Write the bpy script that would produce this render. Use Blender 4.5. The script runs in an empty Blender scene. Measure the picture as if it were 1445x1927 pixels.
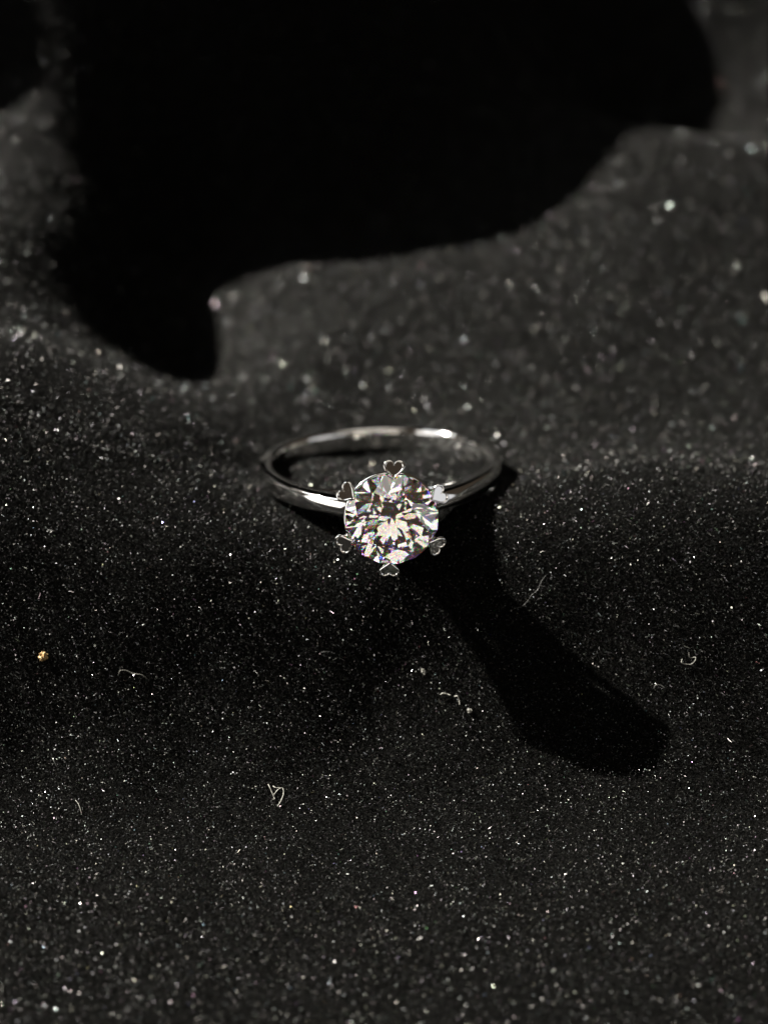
import bpy, bmesh, math, random
import numpy as np
from mathutils import Vector, Matrix

# ---------------------------------------------------------------- units
MM = 0.001                      # everything below is laid out in millimetres
Z0 = 40.0                       # lift of the whole layout (mm) so the cloth lies above z = 0
scene = bpy.context.scene
col = scene.collection
R = math.radians
rng = np.random.default_rng(11)
random.seed(11)

# ---------------------------------------------------------------- camera
DIST = 130.0                    # lens to stone, mm
ELEV = R(40)                    # camera looks down 40 degrees
FPX = 3562.0                    # focal length in photo pixels (photo 1445 x 1927)
VIEW = np.array([0, math.cos(ELEV), -math.sin(ELEV)])
UP = np.array([0, math.sin(ELEV), math.cos(ELEV)])
CAM = -VIEW * DIST + np.array([0, 0, Z0])
cam_data = bpy.data.cameras.new('camera')
cam = bpy.data.objects.new('camera', cam_data); col.objects.link(cam)
cam.location = CAM * MM
cam.rotation_euler = (R(90) - ELEV, 0, 0)
cam_data.sensor_fit = 'HORIZONTAL'; cam_data.sensor_width = 36
cam_data.lens = FPX / 1445 * 36
cam_data.clip_start = 0.005; cam_data.clip_end = 10
cam_data.dof.use_dof = True
cam_data.dof.focus_distance = 0.1305
cam_data.dof.aperture_fstop = cam_data.lens / 3.9
scene.camera = cam

def at(px, py, s):
    """photo pixel at s mm beyond the stone's distance -> place in the scene (mm)"""
    k = (DIST + s) / FPX
    return np.array([(px - 722.5) * k, 0, 0]) + VIEW * s + UP * ((963.5 - py) * k) + np.array([0, 0, Z0])

# ---------------------------------------------------------------- light
world = bpy.data.worlds.new('World'); scene.world = world
world.use_nodes = True
world.node_tree.nodes['Background'].inputs['Color'].default_value = (1.0, 0.76, 0.55, 1)
world.node_tree.nodes['Background'].inputs['Strength'].default_value = 0.045

LIGHT = np.array([-13.6, 7.6, 12.5]); LIGHT /= np.linalg.norm(LIGHT)   # towards the hard light
def lamp(name, kind, pos, aim, energy, colour, **kw):
    d = bpy.data.lights.new(name, kind)
    d.energy = energy; d.color = colour
    for k, v in kw.items(): setattr(d, k, v)
    o = bpy.data.objects.new(name, d); col.objects.link(o)
    o.location = pos
    o.rotation_euler = (Vector(aim) - Vector(pos)).to_track_quat('-Z', 'Y').to_euler()
    return o
HEART = Vector((0, 0, Z0 * MM))
lamp('key_spot', 'SPOT', HEART + Vector(LIGHT) * 1.6, HEART, 1400.0, (1.0, 0.95, 0.87),
     shadow_soft_size=0.011, spot_size=R(20), spot_blend=0.3)
# a window's glow beside the hard light, and the pale room behind and above the camera
def beside(az, el, d):          # az from the camera's side of the ring, positive to its right
    return HEART + Vector((math.sin(R(az)) * math.cos(R(el)), -math.cos(R(az)) * math.cos(R(el)), math.sin(R(el)))) * d
lamp('window_glow', 'AREA', beside(-112, 42, 1.0), HEART, 2.6, (0.92, 0.96, 1.0), shape='RECTANGLE', size=0.4, size_y=0.5)
lamp('room_ceiling', 'AREA', HEART + Vector((0.10, -0.12, 1.1)), HEART, 3.9, (1.0, 0.95, 0.87), shape='RECTANGLE', size=1.1, size_y=0.8)
lamp('added_left_panel', 'AREA', beside(-68, 12, 0.9), HEART, 2.7, (1.0, 0.97, 0.93), shape='RECTANGLE', size=0.72, size_y=0.55)  # added area lamp: bright reflections on the band's left face and in the stone
lamp('room_wall', 'AREA', beside(4, 20, 0.9), HEART, 1.3, (1.0, 0.90, 0.78), shape='RECTANGLE', size=0.85, size_y=0.40)
lamp('added_right_panel', 'AREA', beside(64, 9, 0.9), HEART, 0.85, (0.93, 0.95, 1.0), shape='RECTANGLE', size=0.72, size_y=0.5)  # cool area lamp added at the right to reflect in metal and stone

scene.view_settings.view_transform = 'Standard'
scene.view_settings.look = 'None'
scene.view_settings.exposure = 0.0
scene.view_settings.gamma = 1.0
scene.render.engine = 'CYCLES'
cy = scene.cycles
cy.max_bounces = 40; cy.transmission_bounces = 40; cy.glossy_bounces = 10; cy.diffuse_bounces = 2
cy.caustics_reflective = False; cy.caustics_refractive = False
cy.use_denoising = True; cy.denoiser = 'OPENIMAGEDENOISE'; cy.denoising_input_passes = 'RGB_ALBEDO_NORMAL'; cy.denoising_prefilter = 'ACCURATE'
cy.sample_clamp_indirect = 30; cy.sample_clamp_direct = 0
cy.use_adaptive_sampling = False
cy.blur_glossy = 0.0

# ---------------------------------------------------------------- materials
def material(name):
    m = bpy.data.materials.new(name); m.use_nodes = True
    nt = m.node_tree
    return m, nt, nt.nodes['Principled BSDF']

def metal_material():
    m, nt, b = material('polished_white_gold')
    b.inputs['Base Color'].default_value = (0.88, 0.87, 0.85, 1)
    b.inputs['Metallic'].default_value = 1
    b.inputs['Roughness'].default_value = 0.05
    tc = nt.nodes.new('ShaderNodeTexCoord')
    n = nt.nodes.new('ShaderNodeTexNoise'); n.inputs['Scale'].default_value = 900; n.inputs['Detail'].default_value = 4
    nt.links.new(tc.outputs['Object'], n.inputs['Vector'])
    mr = nt.nodes.new('ShaderNodeMapRange')
    mr.inputs['From Min'].default_value = .35; mr.inputs['From Max'].default_value = .7
    mr.inputs['To Min'].default_value = .02; mr.inputs['To Max'].default_value = .10
    nt.links.new(n.outputs['Fac'], mr.inputs['Value']); nt.links.new(mr.outputs['Result'], b.inputs['Roughness'])
    return m
METAL = metal_material()

def engraving_material():
    m, nt, b = material('engraved_metal')
    b.inputs['Base Color'].default_value = (0.75, 0.72, 0.68, 1)
    b.inputs['Metallic'].default_value = 1; b.inputs['Roughness'].default_value = .45
    n = nt.nodes.new('ShaderNodeTexNoise'); n.inputs['Scale'].default_value = 4000
    bp = nt.nodes.new('ShaderNodeBump'); bp.inputs['Strength'].default_value = .4; bp.inputs['Distance'].default_value = .00005
    nt.links.new(n.outputs['Fac'], bp.inputs['Height']); nt.links.new(bp.outputs['Normal'], b.inputs['Normal'])
    return m
ENGRAVED = engraving_material()

def diamond_material():
    m = bpy.data.materials.new('cut_diamond'); m.use_nodes = True
    nt = m.node_tree
    for n in list(nt.nodes):
        if n.type != 'OUTPUT_MATERIAL': nt.nodes.remove(n)
    out = nt.nodes['Material Output']
    def glass(c, ior):
        g = nt.nodes.new('ShaderNodeBsdfGlass')
        g.inputs['Color'].default_value = c; g.inputs['IOR'].default_value = ior; g.inputs['Roughness'].default_value = 0
        return g
    gs = [glass((*c, 1), ior) for c, ior in (((.66, .66, .66), 2.42), ((.34, 0, 0), 2.402), ((0, .34, 0), 2.42), ((0, 0, .34), 2.448))]
    acc = gs[0]
    for g in gs[1:]:
        ad = nt.nodes.new('ShaderNodeAddShader')
        nt.links.new(acc.outputs[0], ad.inputs[0]); nt.links.new(g.outputs[0], ad.inputs[1]); acc = ad
    nt.links.new(acc.outputs[0], out.inputs['Surface'])
    return m
DIAMOND = diamond_material()

def cloth_material():
    m, nt, b = material('black_velvet_backing')
    n = nt.nodes.new('ShaderNodeTexNoise'); n.inputs['Scale'].default_value = 6000; n.inputs['Detail'].default_value = 3
    tc = nt.nodes.new('ShaderNodeTexCoord'); nt.links.new(tc.outputs['Object'], n.inputs['Vector'])
    cr = nt.nodes.new('ShaderNodeValToRGB')
    cr.color_ramp.elements[0].position = .4; cr.color_ramp.elements[0].color = (.0007, .0007, .00065, 1)
    cr.color_ramp.elements[1].position = .75; cr.color_ramp.elements[1].color = (.0036, .0036, .0033, 1)
    nt.links.new(n.outputs['Fac'], cr.inputs['Fac']); nt.links.new(cr.outputs['Color'], b.inputs['Base Color'])
    b.inputs['Roughness'].default_value = 1; b.inputs['Specular IOR Level'].default_value = 0.02
    bp = nt.nodes.new('ShaderNodeBump'); bp.inputs['Strength'].default_value = 1; bp.inputs['Distance'].default_value = .0002
    nt.links.new(n.outputs['Fac'], bp.inputs['Height']); nt.links.new(bp.outputs['Normal'], b.inputs['Normal'])
    return m
CLOTH = cloth_material()

def pile_material():
    m, nt, b = material('black_velvet_pile')
    at_ = nt.nodes.new('ShaderNodeAttribute'); at_.attribute_name = 'fibre'
    sep = nt.nodes.new('ShaderNodeSeparateColor'); nt.links.new(at_.outputs['Color'], sep.inputs[0])
    hue = nt.nodes.new('ShaderNodeAttribute'); hue.attribute_name = 'tint'
    b.inputs['Base Color'].default_value = (.0014, .0014, .00128, 1)
    # red channel: gloss of the single fibre
    mr = nt.nodes.new('ShaderNodeMapRange'); mr.inputs['To Min'].default_value = .5; mr.inputs['To Max'].default_value = .2
    nt.links.new(sep.outputs['Red'], mr.inputs['Value']); nt.links.new(mr.outputs['Result'], b.inputs['Roughness'])
    mr2 = nt.nodes.new('ShaderNodeMapRange'); mr2.inputs['To Min'].default_value = .04; mr2.inputs['To Max'].default_value = 1.0
    nt.links.new(sep.outputs['Red'], mr2.inputs['Value']); nt.links.new(mr2.outputs['Result'], b.inputs['Specular IOR Level'])
    nt.links.new(hue.outputs['Color'], b.inputs['Specular Tint'])
    return m
PILE = pile_material()

def lint_material(name, c, rough=.7):
    m, nt, b = material(name)
    n = nt.nodes.new('ShaderNodeTexNoise'); n.inputs['Scale'].default_value = 9000
    cr = nt.nodes.new('ShaderNodeValToRGB')
    cr.color_ramp.elements[0].position = .3; cr.color_ramp.elements[0].color = (*[v * .45 for v in c], 1)
    cr.color_ramp.elements[1].position = .7; cr.color_ramp.elements[1].color = (*c, 1)
    nt.links.new(n.outputs['Fac'], cr.inputs['Fac']); nt.links.new(cr.outputs['Color'], b.inputs['Base Color'])
    b.inputs['Roughness'].default_value = rough
    return m
LINT_W = lint_material('pale_lint', (.16, .155, .135))
LINT_D = lint_material('faint_lint', (.05, .05, .046))
CRUMB = lint_material('tan_crumb', (.30, .19, .07))

# ---------------------------------------------------------------- the cloth: a draped sheet through surveyed points
ctrl = []
def cp(px, py, s): ctrl.append(at(px, py, s))
def cw(x, y, z): ctrl.append(np.array([x, y, z + Z0]))
# crest of the fold that carries the ring
for p in ((0, 655, 11), (200, 735, 12), (350, 802, 13.2), (440, 838, 15), (100, 800, 8.5), (300, 870, 8.8), (430, 915, 9.6),
          (485, 908, 13.0), (560, 955, 8.2), (620, 965, 6.8), (735, 972, 6.6), (860, 950, 6.8),
          (925, 932, 9.6), (990, 922, 7.6), (1200, 935, 5.5), (1445, 955, 5.5)): cp(*p)
# its front slope, easing into the foreground
for px in (0, 360, 720, 1080, 1445):
    e = abs(px - 720) / 720
    cp(px, 1060 - (60 if px < 300 else 0), 3.8); cp(px, 1250, 4.4 - 1.5 * e); cp(px, 1480, 2.1 - 1.1 * e)
    cp(px, 1700, -4.5 - e); cp(px, 1927, -11.8)
# hollow behind it, under the ring
for p in ((600, 868, 16), (600, 862, 19.8), (720, 850, 21), (850, 872, 16.4), (505, 862, 17.2), (940, 905, 13.5), (1010, 868, 15.6), (1200, 830, 18), (1445, 820, 19)): cp(*p)
# rising cloth behind
for p in ((560, 680, 27), (800, 690, 26), (1100, 690, 25), (1445, 690, 25), (560, 520, 34), (800, 480, 35), (1100, 450, 33), (1445, 450, 32),
          (1180, 245, 40), (1445, 275, 40)): cp(*p)
# fold at the side, and the trough next to it
for p in ((0, 590, 20.5), (90, 610, 21.5), (0, 430, 24), (90, 430, 25), (0, 225, 33), (90, 228, 33.5), (190, 650, 23)): cp(*p)
for p in ((330, 690, 31), (330, 500, 42)): cp(*p)
cp(190, 380, 33)
# far trough and the tall folds at the back
for p in ((-15, 44, -9), (-5, 50, -7), (5, 54, -4), (24, 68, -6), (36, 65, -5), (48, 64, -3), (12, 62, 3), (-33, 52, 6), (-45, 54, 8)): cw(*p)
for p in ((-70, 80, 44), (-58, 70, 38), (-50, 66.5, 34.5), (-42, 63, 28), (-56, 57, 19), (-28, 57, 21.5), (-18, 60.5, 24.5), (-10, 63, 24), (-4, 66, 23), (1, 72, 20.5), (5, 80, 19), (9, 86, 21)): cw(*p)
for p in ((9, 64, 7), (16, 72, 4), (34, 80, 9), (46, 84, 12), (60, 88, 10)): cw(*p)
for p in ((-40, 95, 15), (-10, 95, 10), (-60, 125, 10), (0, 125, 6), (60, 120, 4)): cw(*p)
# outside the picture
cw(-70, 40, 8); cw(-70, 10, 0); cw(-70, -20, -14); cw(70, 5, -3); cw(70, 45, 2); cw(70, -20, -14)
cw(-60, -60, -18); cw(0, -60, -17); cw(60, -60, -18)
ctrl = np.array(ctrl)

def tps_fit(P, lam=1.5):
    n = len(P); xy = P[:, :2]; z = P[:, 2]
    d2 = ((xy[:, None] - xy[None]) ** 2).sum(-1)
    K = np.where(d2 > 0, .5 * d2 * np.log(np.maximum(d2, 1e-12)), 0) + lam * np.eye(n)
    Q = np.c_[np.ones(n), xy]
    A = np.block([[K, Q], [Q.T, np.zeros((3, 3))]])
    return np.linalg.solve(A, np.r_[z, 0, 0, 0]), xy
TW, TXY = tps_fit(ctrl)
def height(x, y):
    x = np.asarray(x, float); y = np.asarray(y, float)
    sh = x.shape; x = x.ravel(); y = y.ravel()
    out = TW[-3] + TW[-2] * x + TW[-1] * y
    for i in range(len(TXY)):
        d2 = (x - TXY[i, 0]) ** 2 + (y - TXY[i, 1]) ** 2
        out += TW[i] * .5 * d2 * np.log(np.maximum(d2, 1e-12))
    # slow unevenness of the stuff itself
    out += .10 * np.sin(x * .61 + 1.3 * np.sin(y * .37)) * np.sin(y * .53 + .9 * np.sin(x * .29)) + .05 * np.sin(x * 1.7 + y * 1.1)
    return out.reshape(sh)

GX = np.linspace(-75, 75, 301); GY = np.linspace(-62, 128, 381)
GXX, GYY = np.meshgrid(GX, GY)
GZ = height(GXX, GYY)
def grid_height(x, y):
    fx = np.clip((x - GX[0]) / (GX[1] - GX[0]), 0, len(GX) - 1.001); fy = np.clip((y - GY[0]) / (GY[1] - GY[0]), 0, len(GY) - 1.001)
    ix = fx.astype(int); iy = fy.astype(int); tx = fx - ix; ty = fy - iy
    return (GZ[iy, ix] * (1 - tx) + GZ[iy, ix + 1] * tx) * (1 - ty) + (GZ[iy + 1, ix] * (1 - tx) + GZ[iy + 1, ix + 1] * tx) * ty
def grid_normal(x, y, h=.4):
    dx = (grid_height(x + h, y) - grid_height(x - h, y)) / (2 * h)
    dy = (grid_height(x, y + h) - grid_height(x, y - h)) / (2 * h)
    n = np.stack([-dx, -dy, np.ones_like(dx)], -1)
    return n / np.linalg.norm(n, axis=-1, keepdims=True)

def mesh_object(name, verts, faces, mat, parent=None, smooth=False):
    me = bpy.data.meshes.new(name)
    me.from_pydata([tuple(v) for v in verts], [], [tuple(f) for f in faces])
    me.materials.append(mat)
    if smooth: me.polygons.foreach_set('use_smooth', [True] * len(me.polygons))
    me.update()
    o = bpy.data.objects.new(name, me); col.objects.link(o)
    if parent: o.parent = parent
    return o

def build_cloth():
    ny, nx = GXX.shape
    v = np.stack([GXX, GYY, GZ], -1).reshape(-1, 3) * MM
    idx = np.arange(nx * ny).reshape(ny, nx)
    q = np.stack([idx[:-1, :-1], idx[:-1, 1:], idx[1:, 1:], idx[1:, :-1]], -1).reshape(-1, 4)
    o = mesh_object('velvet_cloth', v, q.tolist(), CLOTH, smooth=True)
    o['kind'] = 'structure'
    o['label'] = 'black velvet cloth draped in soft folds under the ring'
    return o
cloth = build_cloth()

def project(P):
    q = P - CAM
    s = q @ VIEW
    return 722.5 + FPX * q[:, 0] / s, 963.5 - FPX * (q @ UP) / s

def build_pile():
    def scatter(n, y0, y1, pick):
        got = 0; out = []
        while got < n:
            x = rng.uniform(-45, 45, 400000); y = rng.uniform(y0, y1, 400000)
            z = grid_height(x, y)
            P = np.stack([x, y, z], -1)
            px, py = project(P)
            nrm = grid_normal(x, y)
            facing = (nrm * (CAM - P)).sum(-1) > 0
            keep = (px > -220) & (px < 1665) & (py > -160) & (py < 2080) & (facing | (rng.random(len(x)) < .15)) & pick(px, py)
            out.append(np.c_[P[keep], nrm[keep]]); got += keep.sum()
        return np.concatenate(out)[:n]
    near = scatter(720000, -45, 12, lambda px, py: py > 560)
    far = scatter(260000, 9, 85, lambda px, py: py < 1000)
    fl_near = scatter(230000, -45, 12, lambda px, py: py > 560)
    fl_far = scatter(480000, 9, 85, lambda px, py: py < 1000)
    A = np.concatenate([near, far]); n = len(A)
    P, N = A[:, :3], A[:, 3:]
    lean = np.array([.10, -.18, 0])
    D = N + lean + rng.normal(0, .42, (n, 3)); D /= np.linalg.norm(D, axis=1, keepdims=True)
    W = np.cross(D, rng.normal(0, 1, (n, 3))); W /= np.linalg.norm(W, axis=1, keepdims=True)
    L = np.clip(rng.lognormal(math.log(.26), .35, n), .1, .7)[:, None]
    w = rng.uniform(.018, .036, n)[:, None] * .5
    base = P - N * .02
    V = np.empty((n * 3, 3), np.float32)
    V[0::3] = (base - W * w) * MM; V[1::3] = (base + W * w) * MM; V[2::3] = (base + D * L + W * w * .3) * MM
    # the cut ends of the fibres, small facets at the top of the pile
    B = np.concatenate([fl_near, fl_far]); m = len(B)
    P2, N2 = B[:, :3], B[:, 3:]
    F = N2 + rng.normal(0, .55, (m, 3)); F /= np.linalg.norm(F, axis=1, keepdims=True)
    t1 = np.cross(F, rng.normal(0, 1, (m, 3))); t1 /= np.linalg.norm(t1, axis=1, keepdims=True); t2 = np.cross(F, t1)
    sz = np.clip(rng.lognormal(math.log(.022), .42, m), .008, .05)[:, None]
    sz[len(fl_near):] *= 1.0
    st = rng.uniform(1, 2.4, m)[:, None]
    c = P2 + N2 * rng.uniform(.12, .30, m)[:, None]
    V2 = np.empty((m * 3, 3), np.float32)
    V2[0::3] = (c + t1 * sz * st) * MM; V2[1::3] = (c - t1 * sz * .5 + t2 * sz * .8) * MM; V2[2::3] = (c - t1 * sz * .5 - t2 * sz * .8) * MM
    V = np.concatenate([V, V2]); T = n + m
    me = bpy.data.meshes.new('velvet_pile')
    me.vertices.add(T * 3); me.vertices.foreach_set('co', V.ravel())
    me.loops.add(T * 3); me.loops.foreach_set('vertex_index', np.arange(T * 3, dtype=np.int32))
    me.polygons.add(T); me.polygons.foreach_set('loop_start', np.arange(0, T * 3, 3, dtype=np.int32))
    me.update(calc_edges=True)
    a = me.attributes.new('fibre', 'FLOAT_COLOR', 'FACE')
    g = np.concatenate([rng.random(n) ** 4, np.where(rng.random(m) < .12, rng.uniform(.6, 1, m), rng.uniform(.05, .4, m))])
    colr = np.ones((T, 4), np.float32); colr[:, 0] = g
    a.data.foreach_set('color', colr.ravel())
    t = me.attributes.new('tint', 'FLOAT_COLOR', 'FACE')
    tint = np.clip(np.array([.95, .96, .92]) + rng.normal(0, .08, (T, 3)), .2, 1)
    odd = rng.random(T) < .06
    tint[odd] = np.clip(rng.uniform(.3, 1.0, (odd.sum(), 3)), 0, 1)
    t.data.foreach_set('color', np.c_[tint, np.ones(T)].astype(np.float32).ravel())
    me.materials.append(PILE)
    o = bpy.data.objects.new('velvet_pile', me); col.objects.link(o)
    o.parent = cloth; o['kind'] = 'stuff'
    return o
build_pile()

# ---------------------------------------------------------------- the ring
E_RING = ELEV - R(17.3); YAW = R(4.0)
AX = Vector((math.sin(YAW) * math.cos(E_RING), -math.cos(YAW) * math.cos(E_RING), math.sin(E_RING)))     # towards the stone
HEAD_H = 13.0
STONE = Vector(at(737, 977, 0.2))
CEN = STONE - AX * HEAD_H
NX = Vector((-math.cos(YAW), -math.sin(YAW), 0)); NZ = NX.cross(AX)
M = Matrix((NX, AX, NZ)).transposed().to_4x4()
M.translation = CEN * MM
ring = bpy.data.objects.new('engagement_ring', None); col.objects.link(ring)
ring.empty_display_size = .004
ring.matrix_world = M
ring['label'] = 'polished silver solitaire ring with round diamond and heart tipped prongs on black velvet'
ring['category'] = 'ring'

R_IN = 8.1
def band_dims(t):
    """t = angle from the head, radians -> outer radius, half width"""
    a = abs(t)
    f = max(0.0, math.cos(a)) ** 4                       # shoulders swell towards the head
    f *= .55 + .45 * min(1, max(0, (a - .10) / .10))     # seat for the cup
    return R_IN + .95 + 1.5 * f, .88 - .30 * (0.5 + .5 * math.cos(a)) ** 2

def build_band():
    n = 192; verts = []; faces = []
    def section(t):
        ro, h = band_dims(t); b = .10; ri = R_IN
        pts = []                                          # (radius, height) round the section
        pts += [(ri + .03, h - .16), (ri, h * .5), (ri, 0), (ri, -h * .5), (ri + .03, -h + .16)]
        pts += [(ri + .07, -h + .07), (ri + .16, -h)]
        pts += [(ro - .14, -h), (ro - .05, -h + .04), (ro, -h + .13)]
        pts += [(ro + .065, -h * .5), (ro + .09, 0), (ro + .065, h * .5)]
        pts += [(ro, h - .13), (ro - .05, h - .04), (ro - .14, h)]
        pts += [(ri + .16, h), (ri + .07, h - .07)]
        return pts
    m = len(section(0))
    for i in range(n):
        t = 2 * math.pi * i / n
        tt = (t + math.pi) % (2 * math.pi) - math.pi
        for r, z in section(tt):
            verts.append((math.sin(t) * r * MM, math.cos(t) * r * MM, z * MM))
    for i in range(n):
        for k in range(m):
            a, b = i * m + k, i * m + (k + 1) % m
            c, d = ((i + 1) % n) * m + (k + 1) % m, ((i + 1) % n) * m + k
            faces.append((a, d, c, b))
    o = mesh_object('band', verts, faces, METAL, ring, smooth=True)
    return o
band = build_band()

def stroke_mesh(name, strokes, parent, mat, width, place, depth=.012):
    """little raised strokes: each a polyline in (u, v); place maps (u, v, h) to ring space"""
    verts = []; faces = []
    for s in strokes:
        for (u0, v0), (u1, v1) in zip(s, s[1:]):
            du, dv = u1 - u0, v1 - v0; l = math.hypot(du, dv) or 1
            ou, ov = -dv / l * width / 2, du / l * width / 2
            eu, ev = du / l * width * .3, dv / l * width * .3
            q = [(u0 - eu + ou, v0 - ev + ov), (u1 + eu + ou, v1 + ev + ov), (u1 + eu - ou, v1 + ev - ov), (u0 - eu - ou, v0 - ev - ov)]
            k = len(verts)
            for h in (-.01, depth): verts += [place(u, v, h) for u, v in q]
            faces += [(k + 4, k + 5, k + 6, k + 7), (k, k + 1, k + 5, k + 4), (k + 1, k + 2, k + 6, k + 5), (k + 2, k + 3, k + 7, k + 6), (k + 3, k, k + 4, k + 7)]
    return mesh_object(name, verts, faces, mat, parent)

def build_hallmark():
    def place(u, v, h):                                   # u along the band (to the viewer's right), v up its width
        t = math.pi - u / R_IN
        r = R_IN - h
        t = math.pi + u / R_IN
        return (math.sin(t) * r * MM, math.cos(t) * r * MM, v * MM)
    glyph = {'3': [[(0, 1), (.6, 1), (.6, .5), (.15, .5)], [(.6, .5), (.6, 0), (0, 0)]],
             '1': [[(.1, .8), (.3, 1), (.3, 0)]],
             '6': [[(.6, 1), (.05, .8), (0, .3), (.1, 0), (.55, 0), (.6, .45), (.05, .45)]]}
    st = []; u = -.55
    for ch in '316':
        for s in glyph[ch]: st.append([(u + a * .36, .02 + b * .40) for a, b in s])
        u += .40
    stroke_mesh('hallmark', st, band, ENGRAVED, .055, place)
    oval = [(.18 + .42 * math.cos(a), -.32 + .2 * math.sin(a)) for a in np.linspace(0, 2 * math.pi, 15)]
    inner = [[(.02, -.46), (.02, -.2), (.16, -.2), (.16, -.33), (.02, -.33)], [(.42, -.2), (.28, -.2), (.28, -.31), (.42, -.33), (.42, -.45), (.27, -.45)]]
    stroke_mesh('maker_mark', [oval] + inner, band, ENGRAVED, .045, place)
build_hallmark()

# head space: origin on the stone's axis at girdle height; (u, v, w) = across, along the ring's axis, up the stone's axis
TWIST = R(4)
def head_pt(rad, ang, w):
    return Vector((-math.cos(ang) * rad * MM, (HEAD_H + w) * MM, math.sin(ang) * rad * MM))
PR_ANG = [R(90 + 60 * k) - TWIST for k in range(6)]
RS = 3.25

def build_diamond():
    rT, hc, g, p = .57 * RS, .162 * 2 * RS, .035 * RS, .431 * 2 * RS
    rS = rT * math.cos(R(22.5)) + .52 * (RS - rT * math.cos(R(22.5)))
    rL = .23 * RS
    m = hc / (RS - rT)
    bm = bmesh.new()
    def V(rad, deg, w): return bm.verts.new(head_pt(rad, R(deg) + R(7), w))
    T = [V(rT, 45 * k, hc + g) for k in range(8)]
    S = [V(rS, 45 * k + 22.5, hc + g - (rS * math.cos(R(22.5)) - rT) * m) for k in range(8)]
    GU = [V(RS, 22.5 * k, g) for k in range(16)]
    GL = [V(RS, 22.5 * k, -g) for k in range(16)]
    Lw = [V(rL, 45 * k + 22.5, -p - g + rL * math.cos(R(22.5)) * p / RS) for k in range(8)]
    C = V(0, 0, -p - g)
    F = bm.faces.new
    F(T)
    for k in range(8):
        n = (k + 1) % 8; pv = (k - 1) % 8
        F((T[k], S[k], T[n]))
        F((T[k], S[pv], GU[2 * k], S[k]))
        F((S[k], GU[2 * k], GU[2 * k + 1])); F((S[k], GU[2 * k + 1], GU[(2 * k + 2) % 16]))
        F((C, Lw[k], GL[2 * k], Lw[pv]))
        F((Lw[k], GL[2 * k + 1], GL[2 * k])); F((Lw[k], GL[(2 * k + 2) % 16], GL[2 * k + 1]))
    for k in range(16):
        F((GU[k], GL[k], GL[(k + 1) % 16], GU[(k + 1) % 16]))
    bmesh.ops.recalc_face_normals(bm, faces=bm.faces)
    me = bpy.data.meshes.new('diamond'); bm.to_mesh(me); bm.free()
    me.materials.append(DIAMOND)
    o = bpy.data.objects.new('diamond', me); col.objects.link(o); o.parent = ring
    return o
build_diamond()

def heart_outline(n=44):
    pts = []
    for i in range(n):
        t = 2 * math.pi * i / n
        x = 16 * math.sin(t) ** 3
        y = 13 * math.cos(t) - 5 * math.cos(2 * t) - 2 * math.cos(3 * t) - math.cos(4 * t)
        pts.append((x / 16, (y + 17) / 29))              # x -1..1, y 0 (point) .. 1 (lobes)
    return pts

def build_prong(ang):
    """a tapered claw from the cup to the girdle, ending in a heart shaped plate"""
    up = Vector((0, 1, 0)); rad = Vector((-math.cos(ang), 0, math.sin(ang))); tan = up.cross(rad)
    O = Vector((0, HEAD_H * MM, 0))
    # the shaft
    prof = [(-3.55, 1.15, .42, .40), (-2.6, 1.75, .40, .36), (-1.5, 2.62, .36, .34), (-.7, 3.28, .38, .36), (-.35, 3.50, .44, .32), (-.10, 3.52, .36, .20)]
    verts = []; faces = []; m = 8
    for w, r, tw, tr in prof:
        for k in range(m):
            a = 2 * math.pi * (k + .5) / m
            ca, sa = math.cos(a), math.sin(a)
            ca = math.copysign(abs(ca) ** .6, ca); sa = math.copysign(abs(sa) ** .6, sa)
            verts.append(O + (up * w + rad * (r + tr * sa) + tan * (tw * ca)) * MM)
    for i in range(len(prof) - 1):
        for k in range(m):
            faces.append((i * m + k, i * m + (k + 1) % m, (i + 1) * m + (k + 1) % m, (i + 1) * m + k))
    faces.append(tuple(range(m))[::-1]); faces.append(tuple((len(prof) - 1) * m + k for k in range(m)))
    pr = mesh_object('prong', verts, faces, METAL, ring, smooth=True)
    # the heart
    tilt = R(23)
    er = rad * math.cos(tilt) - up * math.sin(tilt)       # along the plate, outwards
    en = up * math.cos(tilt) + rad * math.sin(tilt)       # out of the plate
    P0 = O + (rad * 2.93 + up * .50) * MM
    wd, ln = .76, 1.42
    hp = heart_outline(); n = len(hp)
    def loop(inset, z):
        out = []
        for x, y in hp:
            cx, cyy = 0, .58
            out.append(P0 + (tan * (x * (1 - inset)) * wd + er * ((cyy + (y - cyy) * (1 - inset)) * ln) + en * z) * MM)
        return out
    loops = [loop(.10, -.34), loop(.0, -.22), loop(0, -.06), loop(.05, -.012), loop(.10, 0), loop(.18, 0), loop(.24, -.03), loop(.26, -.09)]
    verts = [v for l in loops for v in l]; faces = []
    for i in range(len(loops) - 1):
        for k in range(n):
            faces.append((i * n + k, i * n + (k + 1) % n, (i + 1) * n + (k + 1) % n, (i + 1) * n + k))
    faces.append(tuple(range(n))[::-1]); faces.append(tuple((len(loops) - 1) * n + k for k in range(n)))
    h = mesh_object('heart_tip', verts, faces, METAL, pr)
    for p in h.data.polygons: p.use_smooth = len(p.vertices) == 4
    bm = bmesh.new(); bm.from_mesh(h.data); bmesh.ops.recalc_face_normals(bm, faces=bm.faces); bm.to_mesh(h.data); bm.free()
    bm = bmesh.new(); bm.from_mesh(pr.data); bmesh.ops.recalc_face_normals(bm, faces=bm.faces); bm.to_mesh(pr.data); bm.free()
for a in PR_ANG: build_prong(a)

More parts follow.
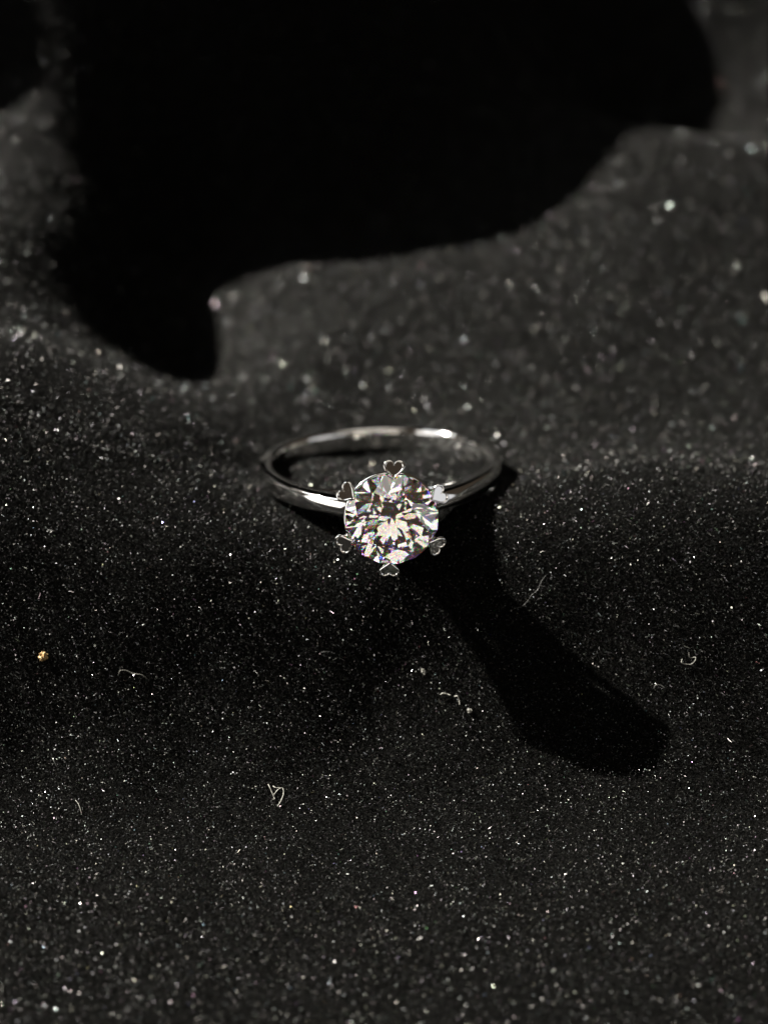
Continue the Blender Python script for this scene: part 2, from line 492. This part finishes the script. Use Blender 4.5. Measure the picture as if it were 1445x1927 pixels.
def build_torus(name, rad, w, tube, beads=0):
    n, m = 96, 10; verts = []; faces = []
    for i in range(n):
        a = 2 * math.pi * i / n
        dip = -.16 * (1 - math.cos(6 * (a - PR_ANG[0]))) * .5     # scallops between the prongs
        for k in range(m):
            b = 2 * math.pi * k / m
            verts.append(head_pt(rad + tube * math.cos(b), a, w + dip + tube * math.sin(b)))
    for i in range(n):
        for k in range(m):
            faces.append((i * m + k, i * m + (k + 1) % m, ((i + 1) % n) * m + (k + 1) % m, ((i + 1) % n) * m + k))
    o = mesh_object(name, verts, faces, METAL, ring, smooth=True)
    bm = bmesh.new(); bm.from_mesh(o.data); bmesh.ops.recalc_face_normals(bm, faces=bm.faces); bm.to_mesh(o.data); bm.free()
    return o
build_torus('gallery_rail', 3.14, -.42, .17)
build_torus('gallery_rail', 2.35, -1.9, .16)

def build_cup():
    prof = [(0.02, -2.95), (1.0, -2.95), (1.35, -2.75), (1.45, -2.9), (1.25, -3.4), (1.05, -3.8), (.95, -4.2), (.02, -4.2)]
    n = 48; verts = []; faces = []
    for r, w in prof:
        for i in range(n): verts.append(head_pt(r, 2 * math.pi * i / n, w))
    for j in range(len(prof) - 1):
        for i in range(n): faces.append((j * n + i, j * n + (i + 1) % n, (j + 1) * n + (i + 1) % n, (j + 1) * n + i))
    o = mesh_object('setting_cup', verts, faces, METAL, ring, smooth=True)
    bm = bmesh.new(); bm.from_mesh(o.data); bmesh.ops.recalc_face_normals(bm, faces=bm.faces); bm.to_mesh(o.data); bm.free()
build_cup()

# ---------------------------------------------------------------- lint and crumbs caught in the pile
def on_cloth(px, py):
    """where the line of sight through a photo pixel meets the cloth (mm)"""
    s = np.linspace(-30, 60, 1801)
    P = np.array([at(px, py, v) for v in s])
    d = P[:, 2] - grid_height(P[:, 0], P[:, 1])
    i = int(np.argmax(d < 0)); return P[i]

def thread(name, pts, rad, mat, label, lift=.22, group=None, more=None, category='lint'):
    """a curled fibre through photo points, lying on the pile"""
    runs = [pts] + (more or [])
    verts = []; faces = []; base = None
    for run in runs:
        Q = [on_cloth(*p) for p in run]
        Q = [q + grid_normal(q[0], q[1]) * (lift + .08 * math.sin(i * 1.9)) for i, q in enumerate(Q)]
        Q = np.array(Q); out = []
        for i in range(len(Q) - 1):                        # smooth it
            p0, p1, p2, p3 = Q[max(i - 1, 0)], Q[i], Q[i + 1], Q[min(i + 2, len(Q) - 1)]
            for t in np.linspace(0, 1, 5)[:-1]:
                out.append(.5 * ((2 * p1) + (p2 - p0) * t + (2 * p0 - 5 * p1 + 4 * p2 - p3) * t * t + (3 * p1 - p0 - 3 * p2 + p3) * t ** 3))
        out.append(Q[-1]); out = np.array(out)
        if base is None: base = out.mean(0)
        k0 = len(verts); m = 5
        for i, p in enumerate(out):
            tg = out[min(i + 1, len(out) - 1)] - out[max(i - 1, 0)]; tg /= np.linalg.norm(tg) + 1e-9
            a = np.cross(tg, [.3, .2, .93]); a /= np.linalg.norm(a); b = np.cross(tg, a)
            rr = rad * (1 if 0 < i < len(out) - 1 else .5) * (1 + .25 * math.sin(i * 2.3))
            for k in range(m):
                an = 2 * math.pi * k / m
                verts.append(p + (a * math.cos(an) + b * math.sin(an)) * rr)
        for i in range(len(out) - 1):
            for k in range(m):
                faces.append((k0 + i * m + k, k0 + i * m + (k + 1) % m, k0 + (i + 1) * m + (k + 1) % m, k0 + (i + 1) * m + k))
    o = mesh_object(name, [(v - base) * MM for v in verts], faces, mat, smooth=True)
    o.location = base * MM
    o['label'] = label; o['category'] = category
    if group: o['group'] = group
    return o

thread('lint_thread', [(224, 1268), (227, 1262), (238, 1262), (248, 1267), (258, 1269), (268, 1271), (278, 1279)], .018, LINT_W,
       'thin pale thread in a gentle wave on the velvet, near the tan crumb')
thread('lint_curl', [(1283, 1240), (1282, 1247), (1290, 1250), (1300, 1250), (1307, 1243), (1307, 1237), (1298, 1238), (1295, 1227)], .026, LINT_W,
       'pale hook shaped curl of lint on the velvet slope beyond the shadow tip')
thread('lint_tangle', [(505, 1478), (508, 1484), (515, 1500), (517, 1506), (513, 1508)], .03, LINT_W,
       'tangled looping scrap of whitish lint on the velvet slope',
       more=[[(516, 1498), (524, 1489), (532, 1485), (534, 1495), (532, 1505), (527, 1514), (522, 1520)], [(514, 1481), (519, 1485), (530, 1485)]])
thread('lint_hair', [(143, 1508), (150, 1518), (154, 1533)], .02, LINT_W, 'short straight pale hair on the velvet below the wavy thread')
thread('lint_hair', [(99, 1427), (104, 1436), (108, 1445)], .016, LINT_D, 'faint tiny hair on the velvet between crumb and straight pale hair')
thread('lint_thread', [(966, 1146), (980, 1142), (992, 1132), (1000, 1120), (1010, 1112), (1020, 1092), (1028, 1082)], .014, LINT_D,
       'faint long thread curving along the shadow edge beside the stone')
thread('lint_curl', [(1230, 1296), (1233, 1290), (1241, 1289), (1250, 1295)], .022, LINT_D, 'small arched fibre on the velvet below the hook shaped curl')
thread('lint_fibre', [(604, 1228), (612, 1226), (622, 1227), (630, 1231)], .012, LINT_D, 'barely visible fibre lying on dark velvet below the stone')
thread('lint_fibre', [(829, 1308), (834, 1305), (842, 1307), (848, 1309)], .045, LINT_W, 'fluffy white lint scrap at the rim of the ring shadow', more=[[(855, 1311), (861, 1311), (864, 1318), (865, 1327)]])
thread('lint_fibre', [(1436, 560), (1440, 567), (1444, 574)], .16, LINT_W, 'pale out of focus scrap standing on the rising cloth behind the ring', lift=.4)

def lump(name, px, py, size, mat, label, category, stretch=(1, 1, 1), seed=1):
    r = random.Random(seed)
    bm = bmesh.new(); bmesh.ops.create_icosphere(bm, subdivisions=3, radius=1)
    for v in bm.verts:
        f = 1 + r.uniform(-.5, .45)
        v.co = Vector((v.co.x * stretch[0] * f, v.co.y * stretch[1] * f, v.co.z * stretch[2] * f)) * size * MM
    me = bpy.data.meshes.new(name); bm.to_mesh(me); bm.free(); me.materials.append(mat)
    o = bpy.data.objects.new(name, me); col.objects.link(o)
    q = on_cloth(px, py); q = q + grid_normal(q[0], q[1]) * .2
    o.location = q * MM; o.rotation_euler = (.6, .2, r.uniform(0, 3))
    o['label'] = label; o['category'] = category
    return o
lump('crumb', 82, 1235, .29, CRUMB, 'tiny tan crumb caught in the black velvet', 'crumb', (1.05, .9, .8), 3)
lump('lint_speck', 797, 1263, .17, LINT_W, 'flat grey lint flake in the shadow below the stone', 'lint', (.7, 1.3, .4), 5)
lump('lint_ball', 883, 1338, .16, LINT_W, 'tiny round ball of whitish fluff by the shadow rim', 'lint', (1, 1, 1), 8)
